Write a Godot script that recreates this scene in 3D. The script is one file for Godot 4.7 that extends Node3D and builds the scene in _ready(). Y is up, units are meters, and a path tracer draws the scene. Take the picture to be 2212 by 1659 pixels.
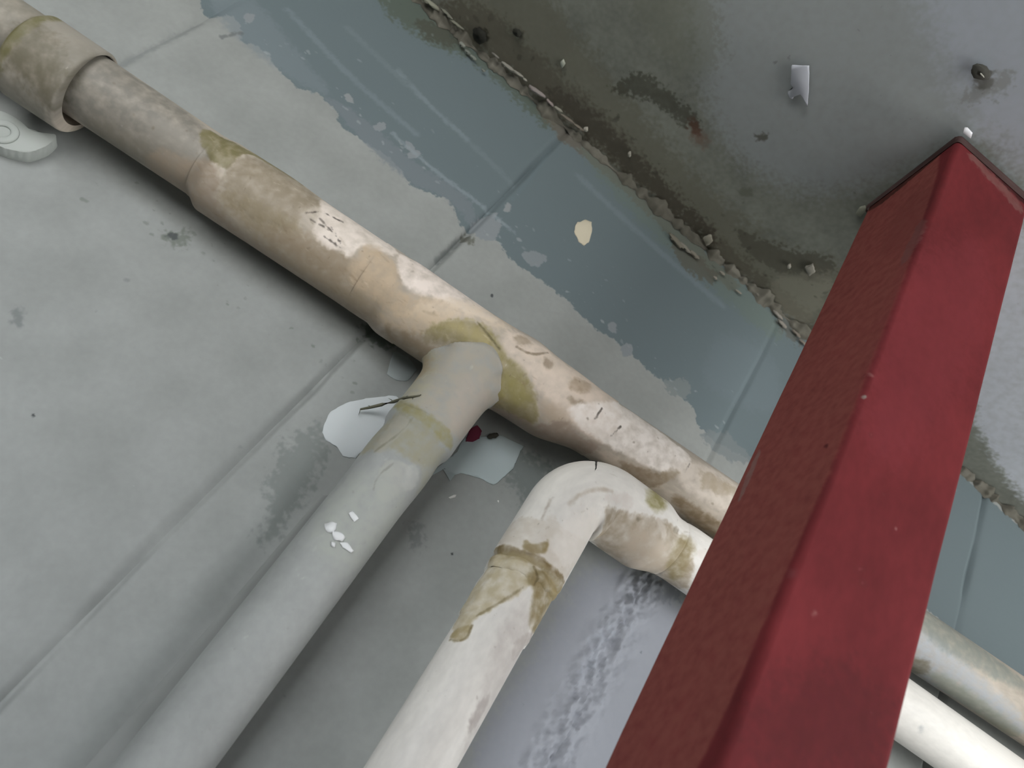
extends Node3D
# A corner of a covered gallery: a panelled, painted wall with three plastic pipes, the ceiling above it and a red steel post in front.
# Lengths in metres, y up. Shapes are written with y measured from eye level; LIFT puts the floor at zero.
const LIFT := 1.97
const TOP := .5274          # underside of the ceiling
const FLOOR := -1.97
const R0 := .0205           # main pipe
var mats := {}
var noise := FastNoiseLite.new()

class Canvas:
	# colours and relief of one surface, in millimetres
	var w: int
	var h: int
	var x0: float
	var y0: float
	var k: float            # pixels per millimetre
	var px := PackedFloat32Array()
	var hg := PackedFloat32Array()
	var n1 := FastNoiseLite.new()
	var n2 := FastNoiseLite.new()
	var ops: Array
	var patchy := 0.0       # how unevenly the marks cover
	func _init(width: int, height: int, left: float, bottom: float, scale: float, seed_value: int, list: Array):
		w = width; h = height; x0 = left; y0 = bottom; k = scale; ops = list
		n1.seed = seed_value; n1.frequency = .16; n1.fractal_octaves = 4; n1.fractal_type = FastNoiseLite.FRACTAL_FBM
		n2.seed = seed_value + 7; n2.frequency = .018; n2.fractal_octaves = 4; n2.fractal_type = FastNoiseLite.FRACTAL_FBM
		px.resize(w * h * 3); hg.resize(w * h)
	func fill(c: Color, broad: float, fine: float, sx: float, sy: float):
		var i := 0
		for j in h:
			var y := (y0 + (h - j) / k) * sy
			for a in w:
				var x := (x0 + a / k) * sx
				var f := n1.get_noise_2d(x, y)
				var t := 1.0 + broad * n2.get_noise_2d(x, y) + fine * f
				px[i] = c.r * t; px[i + 1] = c.g * t; px[i + 2] = c.b * t
				i += 3
				hg[j * w + a] = .3 + .12 * f
	func run():
		for o in ops:
			var pts := PackedVector2Array()
			var l: Array = o[6]
			for q in range(0, l.size(), 2): pts.append(Vector2(l[q], l[q + 1]))
			mark(o[0] == "poly", Color(o[1]), o[2], o[3], o[4], o[5], pts)
	func rounded(pts: PackedVector2Array, closed: bool) -> PackedVector2Array:
		var o := PackedVector2Array()
		var n := pts.size()
		if n > 60 or n < 3: return pts
		if not closed: o.append(pts[0])
		for q in (n if closed else n - 1):
			var a := pts[q]; var b := pts[(q + 1) % n]
			o.append(a.lerp(b, .25)); o.append(a.lerp(b, .75))
		if not closed: o.append(pts[n - 1])
		return o
	func far(p: Vector2, pts: PackedVector2Array, closed: bool) -> float:
		var n := pts.size()
		var best := 1e9
		var inside := false
		var b := pts[n - 1]
		for q in n:
			var a := pts[q]
			if closed or q > 0:
				var e := a - b
				var v := p - b
				var s := clampf(v.dot(e) / maxf(e.length_squared(), 1e-6), 0, 1)
				best = minf(best, (v - e * s).length_squared())
				if (a.y > p.y) != (b.y > p.y) and p.x < e.x * (p.y - b.y) / (a.y - b.y) + b.x: inside = not inside
			b = a
		best = sqrt(best)
		return -best if inside and closed else best
	func mark(closed: bool, c: Color, alpha: float, feather: float, rag: float, height: float, pts: PackedVector2Array):
		for pass_ in 2: pts = rounded(pts, closed)
		var wide := 0.0 if closed else feather
		var soft := feather if closed else feather * .8
		var lo := Vector2(1e9, 1e9)
		var hi := -lo
		for p in pts:
			lo = lo.min(p); hi = hi.max(p)
		var m := soft + rag * 1.2 + wide + .5
		var ax := maxi(0, int((lo.x - m - x0) * k)); var bx := mini(w - 1, int((hi.x + m - x0) * k) + 1)
		var ay := maxi(0, h - 1 - int((hi.y + m - y0) * k) - 1); var by := mini(h - 1, h - int((lo.y - m - y0) * k) + 1)
		if bx <= ax or by <= ay: return
		var step := 4 if (bx - ax) * (by - ay) > 6000 else 2
		var gw := (bx - ax) / step + 2
		var gh := (by - ay) / step + 2
		var grid := PackedFloat32Array()
		grid.resize(gw * gh)
		for j in gh:
			for i in gw: grid[j * gw + i] = far(Vector2(x0 + (ax + i * step) / k, y0 + (h - ay - j * step) / k), pts, closed) - wide
		var inv := 1.0 / step
		for j in range(ay, by):
			var gy := (j - ay) * inv; var jy := int(gy); gy -= jy
			var y := y0 + (h - j) / k
			for i in range(ax, bx):
				var gx := (i - ax) * inv; var ix := int(gx); gx -= ix
				var at := jy * gw + ix
				var d := lerpf(lerpf(grid[at], grid[at + 1], gx), lerpf(grid[at + gw], grid[at + gw + 1], gx), gy)
				if d > m: continue
				var x := x0 + i / k
				if d > -m - 6.0: d += rag * (n1.get_noise_2d(x * 1.3, y * 1.3) + .8 * n2.get_noise_2d(x * 4.0 + 90, y * 4.0)) * 1.6
				var t := clampf(.5 - d / (soft * 2.0 + .15), 0, 1)
				if t <= 0: continue
				t = t * t * (3 - 2 * t) * alpha
				if patchy > 0: t *= clampf(1.0 - patchy * .45 + patchy * (n2.get_noise_2d(x * 7.0 + 300, y * 7.0) + .7 * n1.get_noise_2d(x * .6, y * .6 + 70)), 0, 1)
				var q := (j * w + i) * 3
				px[q] += (c.r - px[q]) * t; px[q + 1] += (c.g - px[q + 1]) * t; px[q + 2] += (c.b - px[q + 2]) * t
				hg[j * w + i] += height * t
	func specks(count: int, c: Color, r0: float, r1: float, long: float, alpha: float, lo: Vector2, hi: Vector2, seed_value: int):
		# small smudges and flakes strewn over a part of the surface; long stretches them
		var g := RandomNumberGenerator.new()
		g.seed = seed_value
		for i in count:
			var p := Vector2(g.randf_range(lo.x, hi.x), (lo.y + hi.y) / 2 + (hi.y - lo.y) / 2 * (g.randf() + g.randf() - 1.0))
			var r := lerpf(r0, r1, pow(g.randf(), 3))
			var a := g.randf_range(-.6, .6) if long > 1 else g.randf() * TAU
			var e := long if long > 1 else g.randf_range(1.0, 2.4)
			var n := 9
			var pts := PackedVector2Array()
			for q in n: pts.append(p + (Vector2(cos(TAU * q / n) * e, sin(TAU * q / n)) * r * g.randf_range(.55, 1.25)).rotated(a))
			mark(true, c, alpha * g.randf_range(.5, 1.0), g.randf_range(.15, .5), r * .25, .1, pts)
	func colours() -> ImageTexture:
		var b := PackedByteArray()
		b.resize(w * h * 3)
		for i in b.size(): b[i] = int(clampf(px[i], 0, 1) * 255.0 + .5)
		return ImageTexture.create_from_image(Image.create_from_data(w, h, false, Image.FORMAT_RGB8, b))
	func relief() -> ImageTexture:
		return ImageTexture.create_from_image(Image.create_from_data(w, h, false, Image.FORMAT_RF, hg.to_byte_array()))

func P(x: float, y: float, z: float) -> Vector3: return Vector3(x, y + LIFT, z)

func flat_mat(c: String, rough := .75, vary := .08, scale := 30.0) -> StandardMaterial3D:
	var key := c + str(rough) + str(vary)
	if mats.has(key): return mats[key]
	var m := StandardMaterial3D.new()
	var base := Color(c)
	m.roughness = rough
	m.metallic_specular = .35
	if vary > 0:
		var t := NoiseTexture2D.new()
		t.width = 256; t.height = 256; t.seamless = true
		var n := FastNoiseLite.new()
		n.seed = key.hash() % 1000; n.frequency = .02; n.fractal_octaves = 5
		t.noise = n
		var g := Gradient.new()
		g.set_color(0, base.darkened(vary * 1.6)); g.set_color(1, base.lightened(vary))
		t.color_ramp = g
		m.albedo_texture = t
		m.uv1_triplanar = true; m.uv1_world_triplanar = true
		m.uv1_scale = Vector3.ONE * (1000.0 / 256.0 / scale * 30.0) * .6
	else: m.albedo_color = base
	mats[key] = m
	return m

func canvas_mat(c: Canvas, rough: float, bump: float) -> StandardMaterial3D:
	var m := StandardMaterial3D.new()
	m.albedo_texture = c.colours()
	m.roughness = rough
	m.metallic_specular = .4
	m.texture_repeat = false
	if bump > 0:
		m.heightmap_enabled = true
		m.heightmap_texture = c.relief()
		m.heightmap_scale = bump
	return m

# --- mesh helpers: positions are world positions; part() takes the thing's base off them
func grid(nu: int, nv: int, at: Callable, uv: Callable) -> ArrayMesh:
	var v := PackedVector3Array(); var t := PackedVector2Array(); var nn := PackedVector3Array(); var ix := PackedInt32Array()
	for i in nu:
		for j in nv:
			v.append(at.call(i, j)); t.append(uv.call(i, j))
	nn.resize(v.size())
	for i in nu:
		for j in nv:
			var a := v[mini(i + 1, nu - 1) * nv + j] - v[maxi(i - 1, 0) * nv + j]
			var j0 := j - 1; var j1 := j + 1
			if j0 < 0: j0 = nv - 2 if v[i * nv].distance_to(v[i * nv + nv - 1]) < 1e-6 else 0
			if j1 >= nv: j1 = 1 if v[i * nv].distance_to(v[i * nv + nv - 1]) < 1e-6 else nv - 1
			var b := v[i * nv + j1] - v[i * nv + j0]
			nn[i * nv + j] = a.cross(b).normalized()
	for i in nu - 1:
		for j in nv - 1:
			var q := i * nv + j
			ix.append_array(PackedInt32Array([q, q + nv + 1, q + nv, q, q + 1, q + nv + 1]))
	return arrays(v, nn, t, ix)

func arrays(v, nn, t, ix) -> ArrayMesh:
	var a := []
	a.resize(Mesh.ARRAY_MAX)
	a[Mesh.ARRAY_VERTEX] = v; a[Mesh.ARRAY_NORMAL] = nn; a[Mesh.ARRAY_TEX_UV] = t; a[Mesh.ARRAY_INDEX] = ix
	var m := ArrayMesh.new()
	m.add_surface_from_arrays(Mesh.PRIMITIVE_TRIANGLES, a)
	return m

func thing(called: String, label: String, category: String, base: Vector3, group := "") -> Node3D:
	var o := Node3D.new()
	o.name = called; o.position = base
	o.set_meta("label", label); o.set_meta("category", category)
	if group: o.set_meta("group", group)
	add_child(o, true)
	return o

func structure(called: String, base: Vector3, label: String, category := "wall") -> Node3D:
	var o := thing(called, label, category, base)
	o.set_meta("kind", "structure")
	return o

func part(called: String, mesh: Mesh, m: Material, parent: Node3D, label := "") -> MeshInstance3D:
	var o := MeshInstance3D.new()
	o.name = called; o.mesh = mesh; o.material_override = m
	var at := Vector3.ZERO
	var p: Node = parent
	while p != self:
		at += p.position; p = p.get_parent()
	if mesh is ArrayMesh:
		var all := []
		for s in mesh.get_surface_count(): all.append(mesh.surface_get_arrays(s))
		var fresh := ArrayMesh.new()
		for a in all:
			var v: PackedVector3Array = a[Mesh.ARRAY_VERTEX]
			for i in v.size(): v[i] -= at
			a[Mesh.ARRAY_VERTEX] = v
			fresh.add_surface_from_arrays(Mesh.PRIMITIVE_TRIANGLES, a)
		o.mesh = fresh
	if label: o.set_meta("label", label)
	parent.add_child(o, true)
	return o

func box(lo: Vector3, hi: Vector3, bevel := .003) -> ArrayMesh:
	# a box with chamfered edges, between two corners
	var st := SurfaceTool.new()
	st.begin(Mesh.PRIMITIVE_TRIANGLES)
	var c := (lo + hi) / 2
	var e := (hi - lo) / 2
	var b := minf(bevel, minf(e.x, minf(e.y, e.z)) * .6)
	var pt := func(s: Vector3, ax: int) -> Vector3:
		var q := s * (e - Vector3.ONE * b)
		q[ax] = s[ax] * e[ax]
		return c + q
	var quad := func(a: Vector3, b2: Vector3, c2: Vector3, d: Vector3):
		var n := (b2 - a).cross(c2 - a)
		var order := [a, b2, c2, a, c2, d] if n.dot((a + c2) / 2 - c) < 0 else [a, c2, b2, a, d, c2]
		for v in order: st.add_vertex(v)
	for ax in 3:
		var u := (ax + 1) % 3; var w := (ax + 2) % 3
		for s in [-1, 1]:
			var cs := []
			for q in [[-1, -1], [1, -1], [1, 1], [-1, 1]]:
				var v := Vector3.ZERO
				v[ax] = s; v[u] = q[0]; v[w] = q[1]
				cs.append(pt.call(v, ax))
			quad.call(cs[0], cs[1], cs[2], cs[3])
			for s2 in [-1, 1]:
				var v1 := Vector3.ZERO; v1[ax] = s; v1[u] = s2; v1[w] = -1
				var v2 := v1; v2[w] = 1
				quad.call(pt.call(v1, ax), pt.call(v2, ax), pt.call(v2, u), pt.call(v1, u))
	for i in 8:
		var v := Vector3(1 if i & 1 else -1, 1 if i & 2 else -1, 1 if i & 4 else -1)
		var a: Vector3 = pt.call(v, 0); var b3: Vector3 = pt.call(v, 1); var c3: Vector3 = pt.call(v, 2)
		var n := (b3 - a).cross(c3 - a)
		for q in ([a, b3, c3] if n.dot(a - c) < 0 else [a, c3, b3]): st.add_vertex(q)
	st.generate_normals()
	return st.commit()

func skin(outline: PackedVector2Array, on: Callable, thick: float, rag := .0011) -> ArrayMesh:
	# a thin solid patch on a surface: on(u, v, lift) gives its points
	var fine := PackedVector2Array()
	for i in outline.size():
		var a := outline[i]; var b := outline[(i + 1) % outline.size()]
		var n := clampi(int(a.distance_to(b) / .0012), 1, 8)
		for q in n:
			var p := a.lerp(b, q / float(n))
			var out := (b - a).orthogonal().normalized()
			fine.append(p + out * noise.get_noise_2d(p.x * 9000, p.y * 9000) * minf(rag, a.distance_to(b) * .2))
	var st := SurfaceTool.new()
	st.begin(Mesh.PRIMITIVE_TRIANGLES)
	var mid := Vector2.ZERO
	for p in fine: mid += p / fine.size()
	var tri := Geometry2D.triangulate_polygon(fine)
	if tri.is_empty(): tri = Geometry2D.triangulate_polygon(outline); fine = outline
	var up: Vector3 = on.call(mid.x, mid.y, .01) - on.call(mid.x, mid.y, 0.0)
	for i in range(0, tri.size(), 3):
		var a: Vector3 = on.call(fine[tri[i]].x, fine[tri[i]].y, thick)
		var b: Vector3 = on.call(fine[tri[i + 1]].x, fine[tri[i + 1]].y, thick)
		var c: Vector3 = on.call(fine[tri[i + 2]].x, fine[tri[i + 2]].y, thick)
		for v in ([a, b, c] if (b - a).cross(c - a).dot(up) < 0 else [a, c, b]): st.add_vertex(v)
	for i in fine.size():
		var p := fine[i]; var q := fine[(i + 1) % fine.size()]
		var a: Vector3 = on.call(p.x, p.y, thick); var b: Vector3 = on.call(q.x, q.y, thick)
		var d: Vector3 = on.call(p.x, p.y, -.001); var c: Vector3 = on.call(q.x, q.y, -.001)
		var m: Vector3 = on.call(mid.x, mid.y, 0.0)
		for v in ([a, b, c, a, c, d] if (b - a).cross(c - a).dot((a + b) / 2 - m) < 0 else [a, c, b, a, d, c]): st.add_vertex(v)
	st.generate_normals()
	return st.commit()

func strand(pts: Array, r0: float, r1: float) -> ArrayMesh:
	# a tapering thread through points
	var n := pts.size()
	return grid(n, 7, func(i: int, j: int):
		var t: Vector3 = (pts[mini(i + 1, n - 1)] - pts[maxi(i - 1, 0)]).normalized()
		var s := t.cross(Vector3(.3, .2, .9)).normalized()
		var f := i / float(n - 1)
		var r := lerpf(r0, r1, f) * (.35 + .65 * sin(PI * clampf(f * .9 + .08, 0, 1)))
		return pts[i] + s.rotated(t, -TAU * j / 6.0) * r, func(i: int, j: int): return Vector2(i, j))

func lump(at: Vector3, size: Vector3, turn: Basis, seed_value: float) -> ArrayMesh:
	return grid(9, 13, func(i: int, j: int):
		var a := PI * i / 8.0; var b := -TAU * (j % 12) / 12.0
		var d := Vector3(sin(a) * cos(b), cos(a), sin(a) * sin(b))
		return at + turn * (d * size * (1.0 + .45 * noise.get_noise_3d(d.x * 120 + seed_value * 77, d.y * 120, d.z * 120))), func(i: int, j: int): return Vector2(i, j))

# --- the pipes: each is a swept tube; s runs along it and phi round it from the side that faces the room
func sstep(a: float, b: float, x: float) -> float: return smoothstep(a, b, x)
func main_y(x: float) -> float: return .2768 + .134 * x
func main_r(x: float) -> float:
	var c := sstep(-.197, -.188, x) * (1 - sstep(-.075, -.055, x)) * .0028
	var t := sstep(-.085, -.06, x) * (1 - sstep(.05, .085, x)) * .0042
	return R0 + maxf(c, t)
func main_at(x: float, ph: float, more := 0.0, r := -1.0) -> Vector3:
	var t := Vector3(1, .134, 0).normalized()
	var b := Vector3(0, 0, 1).cross(t)
	if r < 0: r = main_r(x)
	r += more
	return P(x, main_y(x), .032) + b * (-(r - more - R0) * .7) + (Vector3(0, 0, 1) * cos(ph) + b * sin(ph)) * r
func grey_axis(y: float) -> Vector3: return P(.0012 + (.22 - y) * .0357, y, .0195 + .0125 * clampf(y / .26, 0, 1))
func grey_r(y: float) -> float: return .0187 + .0030 * sstep(.195, .203, y)
func grey_at(y: float, ph: float, more := 0.0) -> Vector3:
	var t := (grey_axis(y + .001) - grey_axis(y - .001)).normalized()
	var n := (Vector3(0, 0, 1) - t * t.z).normalized()
	return grey_axis(y) + (n * cos(ph) + n.cross(t) * sin(ph)) * (grey_r(y) + more)
const BEND := .026
const ZW := .034
var wu := Vector3(-.0264, 1, 0).normalized()
var wv := Vector3(1, .095, 0).normalized()
func white_axis(s: float) -> Array:
	var ang := wu.angle_to(wv)
	var lt := BEND * tan(ang / 2); var la := BEND * ang
	var k := P(.0954, .2459, ZW)
	if s < -la / 2: return [k - wu * lt + wu * (s + la / 2), wu]
	if s > la / 2: return [k + wv * lt + wv * (s - la / 2), wv]
	var a := (s + la / 2) / BEND
	var n := wu.cross(wv.cross(wu)).normalized()
	return [k - wu * lt + n * BEND - n * BEND * cos(a) + wu * BEND * sin(a), wu * cos(a) + n * sin(a)]
func white_r(s: float) -> float: return .0190 + .0025 * sstep(-.067, -.063, s) * (1 - sstep(.046, .064, s)) + .0022 * sstep(.0, .02, s) * (1 - sstep(.046, .064, s))
func white_at(s: float, ph: float, more := 0.0) -> Vector3:
	var f := white_axis(s)
	var b: Vector3 = Vector3(0, 0, 1).cross(f[1])
	return f[0] - b * .0022 * sstep(.0, .02, s) * (1 - sstep(.055, .075, s)) + (Vector3(0, 0, 1) * cos(ph) + b * sin(ph)) * (white_r(s) + more)

func spread(stops: Array) -> PackedFloat32Array:
	# stations: [from, to, step], ...
	var o := PackedFloat32Array()
	for s in stops:
		var n := maxi(1, int(ceil((s[1] - s[0]) / s[2])))
		for i in n: o.append(lerpf(s[0], s[1], i / float(n)))
	o.append(stops[-1][1])
	return o

func tube(st: PackedFloat32Array, at: Callable, u0: float, u1: float, around := 72) -> ArrayMesh:
	return grid(st.size(), around + 1, func(i: int, j: int): return at.call(st[i], -PI + TAU * (j % around) / around), func(i: int, j: int): return Vector2((st[i] - u0) / (u1 - u0), 1.0 - j / float(around)))

func rough_noise(a: float, b: float, amp: float) -> float: return amp * noise.get_noise_2d(a * 1000, b * 1000)

func _ready():
	# --- camera, sky, exposure
	var cam := Camera3D.new()
	cam.name = "camera"
	cam.fov = 2 * rad_to_deg(atan(1659.0 / 2 / 1660.0))
	cam.near = .01
	cam.transform = Transform3D(Basis(Vector3(0.765391, 0.507606, 0.395617), Vector3(-0.641322, 0.652873, 0.403066), Vector3(-0.053689, -0.562221, 0.825242)), P(0, 0, .43))
	cam.current = true
	var lens := CameraAttributesPhysical.new()      # a phone's lens: a 2.4 mm opening focused on the tee
	lens.frustum_focal_length = 24.01447
	lens.frustum_near = .01
	lens.frustum_focus_distance = .47
	lens.exposure_aperture = 10.0
	cam.attributes = lens
	add_child(cam)
	var env := Environment.new()
	env.background_mode = Environment.BG_SKY
	var sky := Sky.new()
	var ps := ProceduralSkyMaterial.new()
	ps.sky_top_color = Color(.74, .77, .82); ps.sky_horizon_color = Color(.90, .90, .90)
	ps.ground_bottom_color = Color(.75, .75, .74); ps.ground_horizon_color = Color(.8, .8, .79)
	ps.sun_angle_max = 0
	sky.sky_material = ps
	env.sky = sky
	env.background_energy_multiplier = 1.0
	env.tonemap_mode = Environment.TONE_MAPPER_LINEAR
	env.tonemap_exposure = 10.8
	env.sdfgi_enabled = true; env.ssao_enabled = true; env.ssil_enabled = true
	var we := WorldEnvironment.new()
	we.name = "sky"; we.environment = env
	add_child(we)
	noise.seed = 5; noise.frequency = .012; noise.fractal_octaves = 4
	gallery()
	paint()
	wall(); ceiling(); trim()
	pipes(); post(); bits()

var cv := {}
func paint():
	# what the surfaces are painted, stained and scratched with, plus some bluish daylight in the colour
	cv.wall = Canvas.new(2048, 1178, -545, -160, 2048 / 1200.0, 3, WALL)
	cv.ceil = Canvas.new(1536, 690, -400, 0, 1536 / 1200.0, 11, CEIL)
	cv.post = Canvas.new(580, 1000, -80, 50, 1000 / 478.0, 17, POST)
	cv.main = Canvas.new(2048, 310, -400, -PI * R0 * 1000, 2048 / 850.0, 23, MAIN)
	cv.grey = Canvas.new(1024, 288, -120, -PI * 18.7, 1024 / 418.0, 29, GREY)
	cv.white = Canvas.new(1500, 297, -290, -PI * 19.0, 1500 / 600.0, 31, WHITE)
	cv.main.patchy = .4; cv.grey.patchy = .5; cv.white.patchy = .45; cv.ceil.patchy = .12; cv.post.patchy = .3
	var jobs := []
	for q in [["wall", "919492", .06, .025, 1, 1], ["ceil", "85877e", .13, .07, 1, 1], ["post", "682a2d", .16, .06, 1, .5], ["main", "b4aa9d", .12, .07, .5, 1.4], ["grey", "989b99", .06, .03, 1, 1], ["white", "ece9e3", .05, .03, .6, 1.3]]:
		var t := Thread.new()
		t.start(func():
			cv[q[0]].fill(Color(q[1]), q[2], q[3], q[4], q[5])
			cv[q[0]].run()
			for s in SPECKS:
				if s[0] == q[0]: cv[q[0]].specks(s[1], Color(s[2]), s[3], s[4], s[5], s[6], Vector2(s[7], s[8]), Vector2(s[9], s[10]), s[1] + int(s[7])))
		jobs.append(t)
	for t in jobs: t.wait_to_finish()
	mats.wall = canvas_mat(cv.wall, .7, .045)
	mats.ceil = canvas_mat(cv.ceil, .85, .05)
	mats.post = canvas_mat(cv.post, .75, .02)
	mats.post.metallic_specular = .2
	mats.main = canvas_mat(cv.main, .55, .05)
	mats.grey = canvas_mat(cv.grey, .55, .04)
	mats.white = canvas_mat(cv.white, .45, .04)

const WEST := -2.6
const EAST := 1.5
const DEEP := 1.1
func gallery():
	# the rest of the covered gallery: floor, end walls, and a front open above a parapet, between piers added to shape the daylight
	var plain := flat_mat("919492", .75)
	var mid := (WEST + EAST) / 2
	var o := structure("floor", P(mid, FLOOR, DEEP / 2), "grey concrete gallery floor", "floor")
	part("floor_slab", box(P(WEST - .2, FLOOR - .15, -.25), P(EAST + .2, FLOOR, DEEP + .2)), flat_mat("aeaca4", .85), o)
	o = structure("wall_left", P(WEST - .1, FLOOR, DEEP / 2), "grey painted end wall far to the left")
	part("wall_slab", box(P(WEST - .2, FLOOR, 0), P(WEST, TOP, DEEP)), plain, o)
	o = structure("wall_right", P(EAST + .1, FLOOR, DEEP / 2), "grey painted end wall far to the right")
	# with a tall added opening that lets daylight in from the right
	part("wall_slab", box(P(EAST, FLOOR, 0), P(EAST + .2, -.5, DEEP)), plain, o)
	part("wall_slab", box(P(EAST, -.5, 0), P(EAST + .2, TOP, .22)), plain, o)
	part("wall_slab", box(P(EAST, -.5, DEEP - .05), P(EAST + .2, TOP, DEEP)), plain, o)
	part("wall_slab", box(P(EAST, .42, .22), P(EAST + .2, TOP, DEEP - .05)), plain, o)
	o = structure("wall_front", P(mid, FLOOR, DEEP + .1), "low parapet of the open gallery front")
	part("parapet", box(P(WEST - .2, FLOOR, DEEP), P(EAST + .2, -.2, DEEP + .2)), plain, o)
	part("lintel", box(P(WEST - .2, .52, DEEP), P(EAST + .2, TOP, DEEP + .2)), plain, o)
	for q in [[-2.8, -1.35],[-.28, .5]]: part("added_pier", box(P(q[0], -.2, DEEP), P(q[1], .52, DEEP + .2)), plain, o)  # unseen piers, added to block daylight from straight ahead

const JOINTS := [-.543, -.303, -.066, .1755, .4155, .6555]
func joint_depth(i: int) -> float: return [.0026, .0024, .0032, .0012, .0026, .0026][i]
func wall_z(x: float, y: float) -> float:
	var z := noise.get_noise_2d(x * 300, y * 300) * .0010
	# filler smeared beside the joint and along the grey pipe
	if y < .22:
		var f := smoothstep(.22, .12, y)
		z += f * (.0030 * exp(-pow((x + .040) / .013, 2)) - .0022 * exp(-pow((x + .058) / .012, 2)))
	if x > .12 and y < .27: z += exp(-pow((x - .174) / .013, 2)) * (.0012 + .0042 * noise.get_noise_2d(x * 7000 + y * 2500, y * 6000 - x * 2000) + .0016 * noise.get_noise_2d(x * 21000, y * 17000)) * smoothstep(.27, .24, y)
	for i in JOINTS.size():
		var d := absf(x - JOINTS[i] - rough_noise(y * .5, i, .0016))
		z -= joint_depth(i) * smoothstep(.0052 if i == 1 else .0040, 0.0, d) * (1.0 + 1.2 * noise.get_noise_2d(y * 700, i * 50))
	return z

func wall():
	var o := structure("wall_back", P(0, FLOOR, 0), "grey painted panel wall with a teal band under the ceiling")
	var plain := flat_mat("919492", .75)
	part("wall_core", box(P(WEST - .2, FLOOR, -.25), P(EAST + .2, TOP, -.02)), plain, o)
	for k in JOINTS.size() - 1:
		var a: float = JOINTS[k]; var b: float = JOINTS[k + 1]
		var nx := 220 if k == 2 or k == 3 else 97; var ny := 345 if k == 2 or k == 3 else 173
		part("panel", grid(nx, ny, func(i: int, j: int):
			var x := lerpf(a, b, i / float(nx - 1)); var y := lerpf(-.16, TOP, j / float(ny - 1))
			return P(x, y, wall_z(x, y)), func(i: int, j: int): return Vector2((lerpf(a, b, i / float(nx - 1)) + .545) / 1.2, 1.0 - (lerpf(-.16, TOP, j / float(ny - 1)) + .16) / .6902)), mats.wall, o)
	for k in range(-12, 9):
		var a := -.303 + .239 * k; var b := a + .239
		var low := k >= -1 and k <= 3
		if low: a = JOINTS[k + 1]; b = JOINTS[k + 2]
		if b < WEST + .02: continue
		a = maxf(a, WEST)
		b = minf(b, EAST)
		if b - a < .02: continue
		part("panel", box(P(a, FLOOR, -.022), P(b, -.16 if low else TOP, 0), .0015), plain, o)
	for q in PATCHES:
		if q[1] != "wall": continue
		var pts := PackedVector2Array()
		for i in range(0, q[4].size(), 2): pts.append(Vector2(q[4][i], q[4][i + 1]) * .001)
		part(q[0], skin(pts, func(x: float, y: float, up: float): return P(x, y, wall_z(x, y) + up), q[3] * .001), flat_mat(q[2], .85, .05), o, {"bare_plaster": "white plaster bared where the paint peeled off", "red_paint_patch": "dark red remnant of older paint", "paint_chip": "cream coloured chip in the teal band"}.get(q[0], ""))
	
func ceiling():
	var o := structure("ceiling", P(-.1, TOP, 1.0), "stained grey-green concrete ceiling", "ceiling")
	var plain := flat_mat("94968c", .85)
	part("ceiling_slab", box(P(WEST - .2, TOP + .004, -.25), P(EAST + .2, TOP + .2, DEEP + .2)), plain, o)
	var flat := func(x0: float, x1: float, z0: float, z1: float, n: int, m: Material): part("plaster", grid(n, n, func(i: int, j: int):
		var x := lerpf(x0, x1, i / float(n - 1)); var z := lerpf(z0, z1, j / float(n - 1))
		return P(x, TOP + .002 + noise.get_noise_2d(x * 300 + 500, z * 300) * .002, z), func(i: int, j: int):
			return Vector2((lerpf(x0, x1, i / float(n - 1)) + .4) / 1.2, 1.0 - lerpf(z0, z1, j / float(n - 1)) / .539)), m, o)
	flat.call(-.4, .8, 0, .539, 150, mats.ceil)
	flat.call(WEST, -.4, 0, DEEP, 40, plain)
	flat.call(.8, EAST, 0, DEEP, 40, plain)
	flat.call(-.4, .8, .539, DEEP, 40, plain)
	for q in PATCHES:
		if q[1] != "ceil": continue
		var pts := PackedVector2Array()
		for i in range(0, q[4].size(), 2): pts.append(Vector2(q[4][i], q[4][i + 1]) * .001)
		part("paint_fleck", skin(pts, func(x: float, z: float, up: float): return P(x, TOP - up, z), q[3] * .001 + .0008), flat_mat(q[2], .85, .05), o)

func trim():
	# rough mortar in the corner between wall and ceiling, with pale crumbs where its paint has come off
	var o := structure("trim_1", P(0, TOP, 0), "rough mortar seam between the wall and the ceiling", "trim")
	var st := spread([[WEST, -.36, .05], [-.36, .68, .002], [.68, EAST, .05]])
	part("mortar_bead", grid(st.size(), 6, func(i: int, j: int):
		var x := st[i]
		var f := j / 5.0
		var s := .0040 * maxf(.1, 1.0 + 2.4 * noise.get_noise_2d(x * 2600, 40) + 1.2 * noise.get_noise_2d(x * 9000, 90)) + .0006
		var a := Vector2(s * 1.2 * (1 - f), s * f)      # from the ceiling down to the wall
		var bulge := sin(PI * f) * s * (.10 + .5 * noise.get_noise_2d(x * 4200, f * 160))
		return P(x, TOP + .001 - a.y - bulge * .7, a.x + bulge * .7), func(i: int, j: int): return Vector2(st[i], j)), flat_mat("6e6a5e", .9, .2), o)
	var rng := RandomNumberGenerator.new()
	rng.seed = 4
	for q in CRUMBS:
		part("mortar_crumb", lump(P(q[0], TOP - q[1], q[2]), Vector3(q[3], q[4], q[4] * .8), Basis(Vector3(0, 0, 1), rng.randf_range(-.2, .2)), q[0] * 31), flat_mat(q[5], .9, .06), o)

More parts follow.
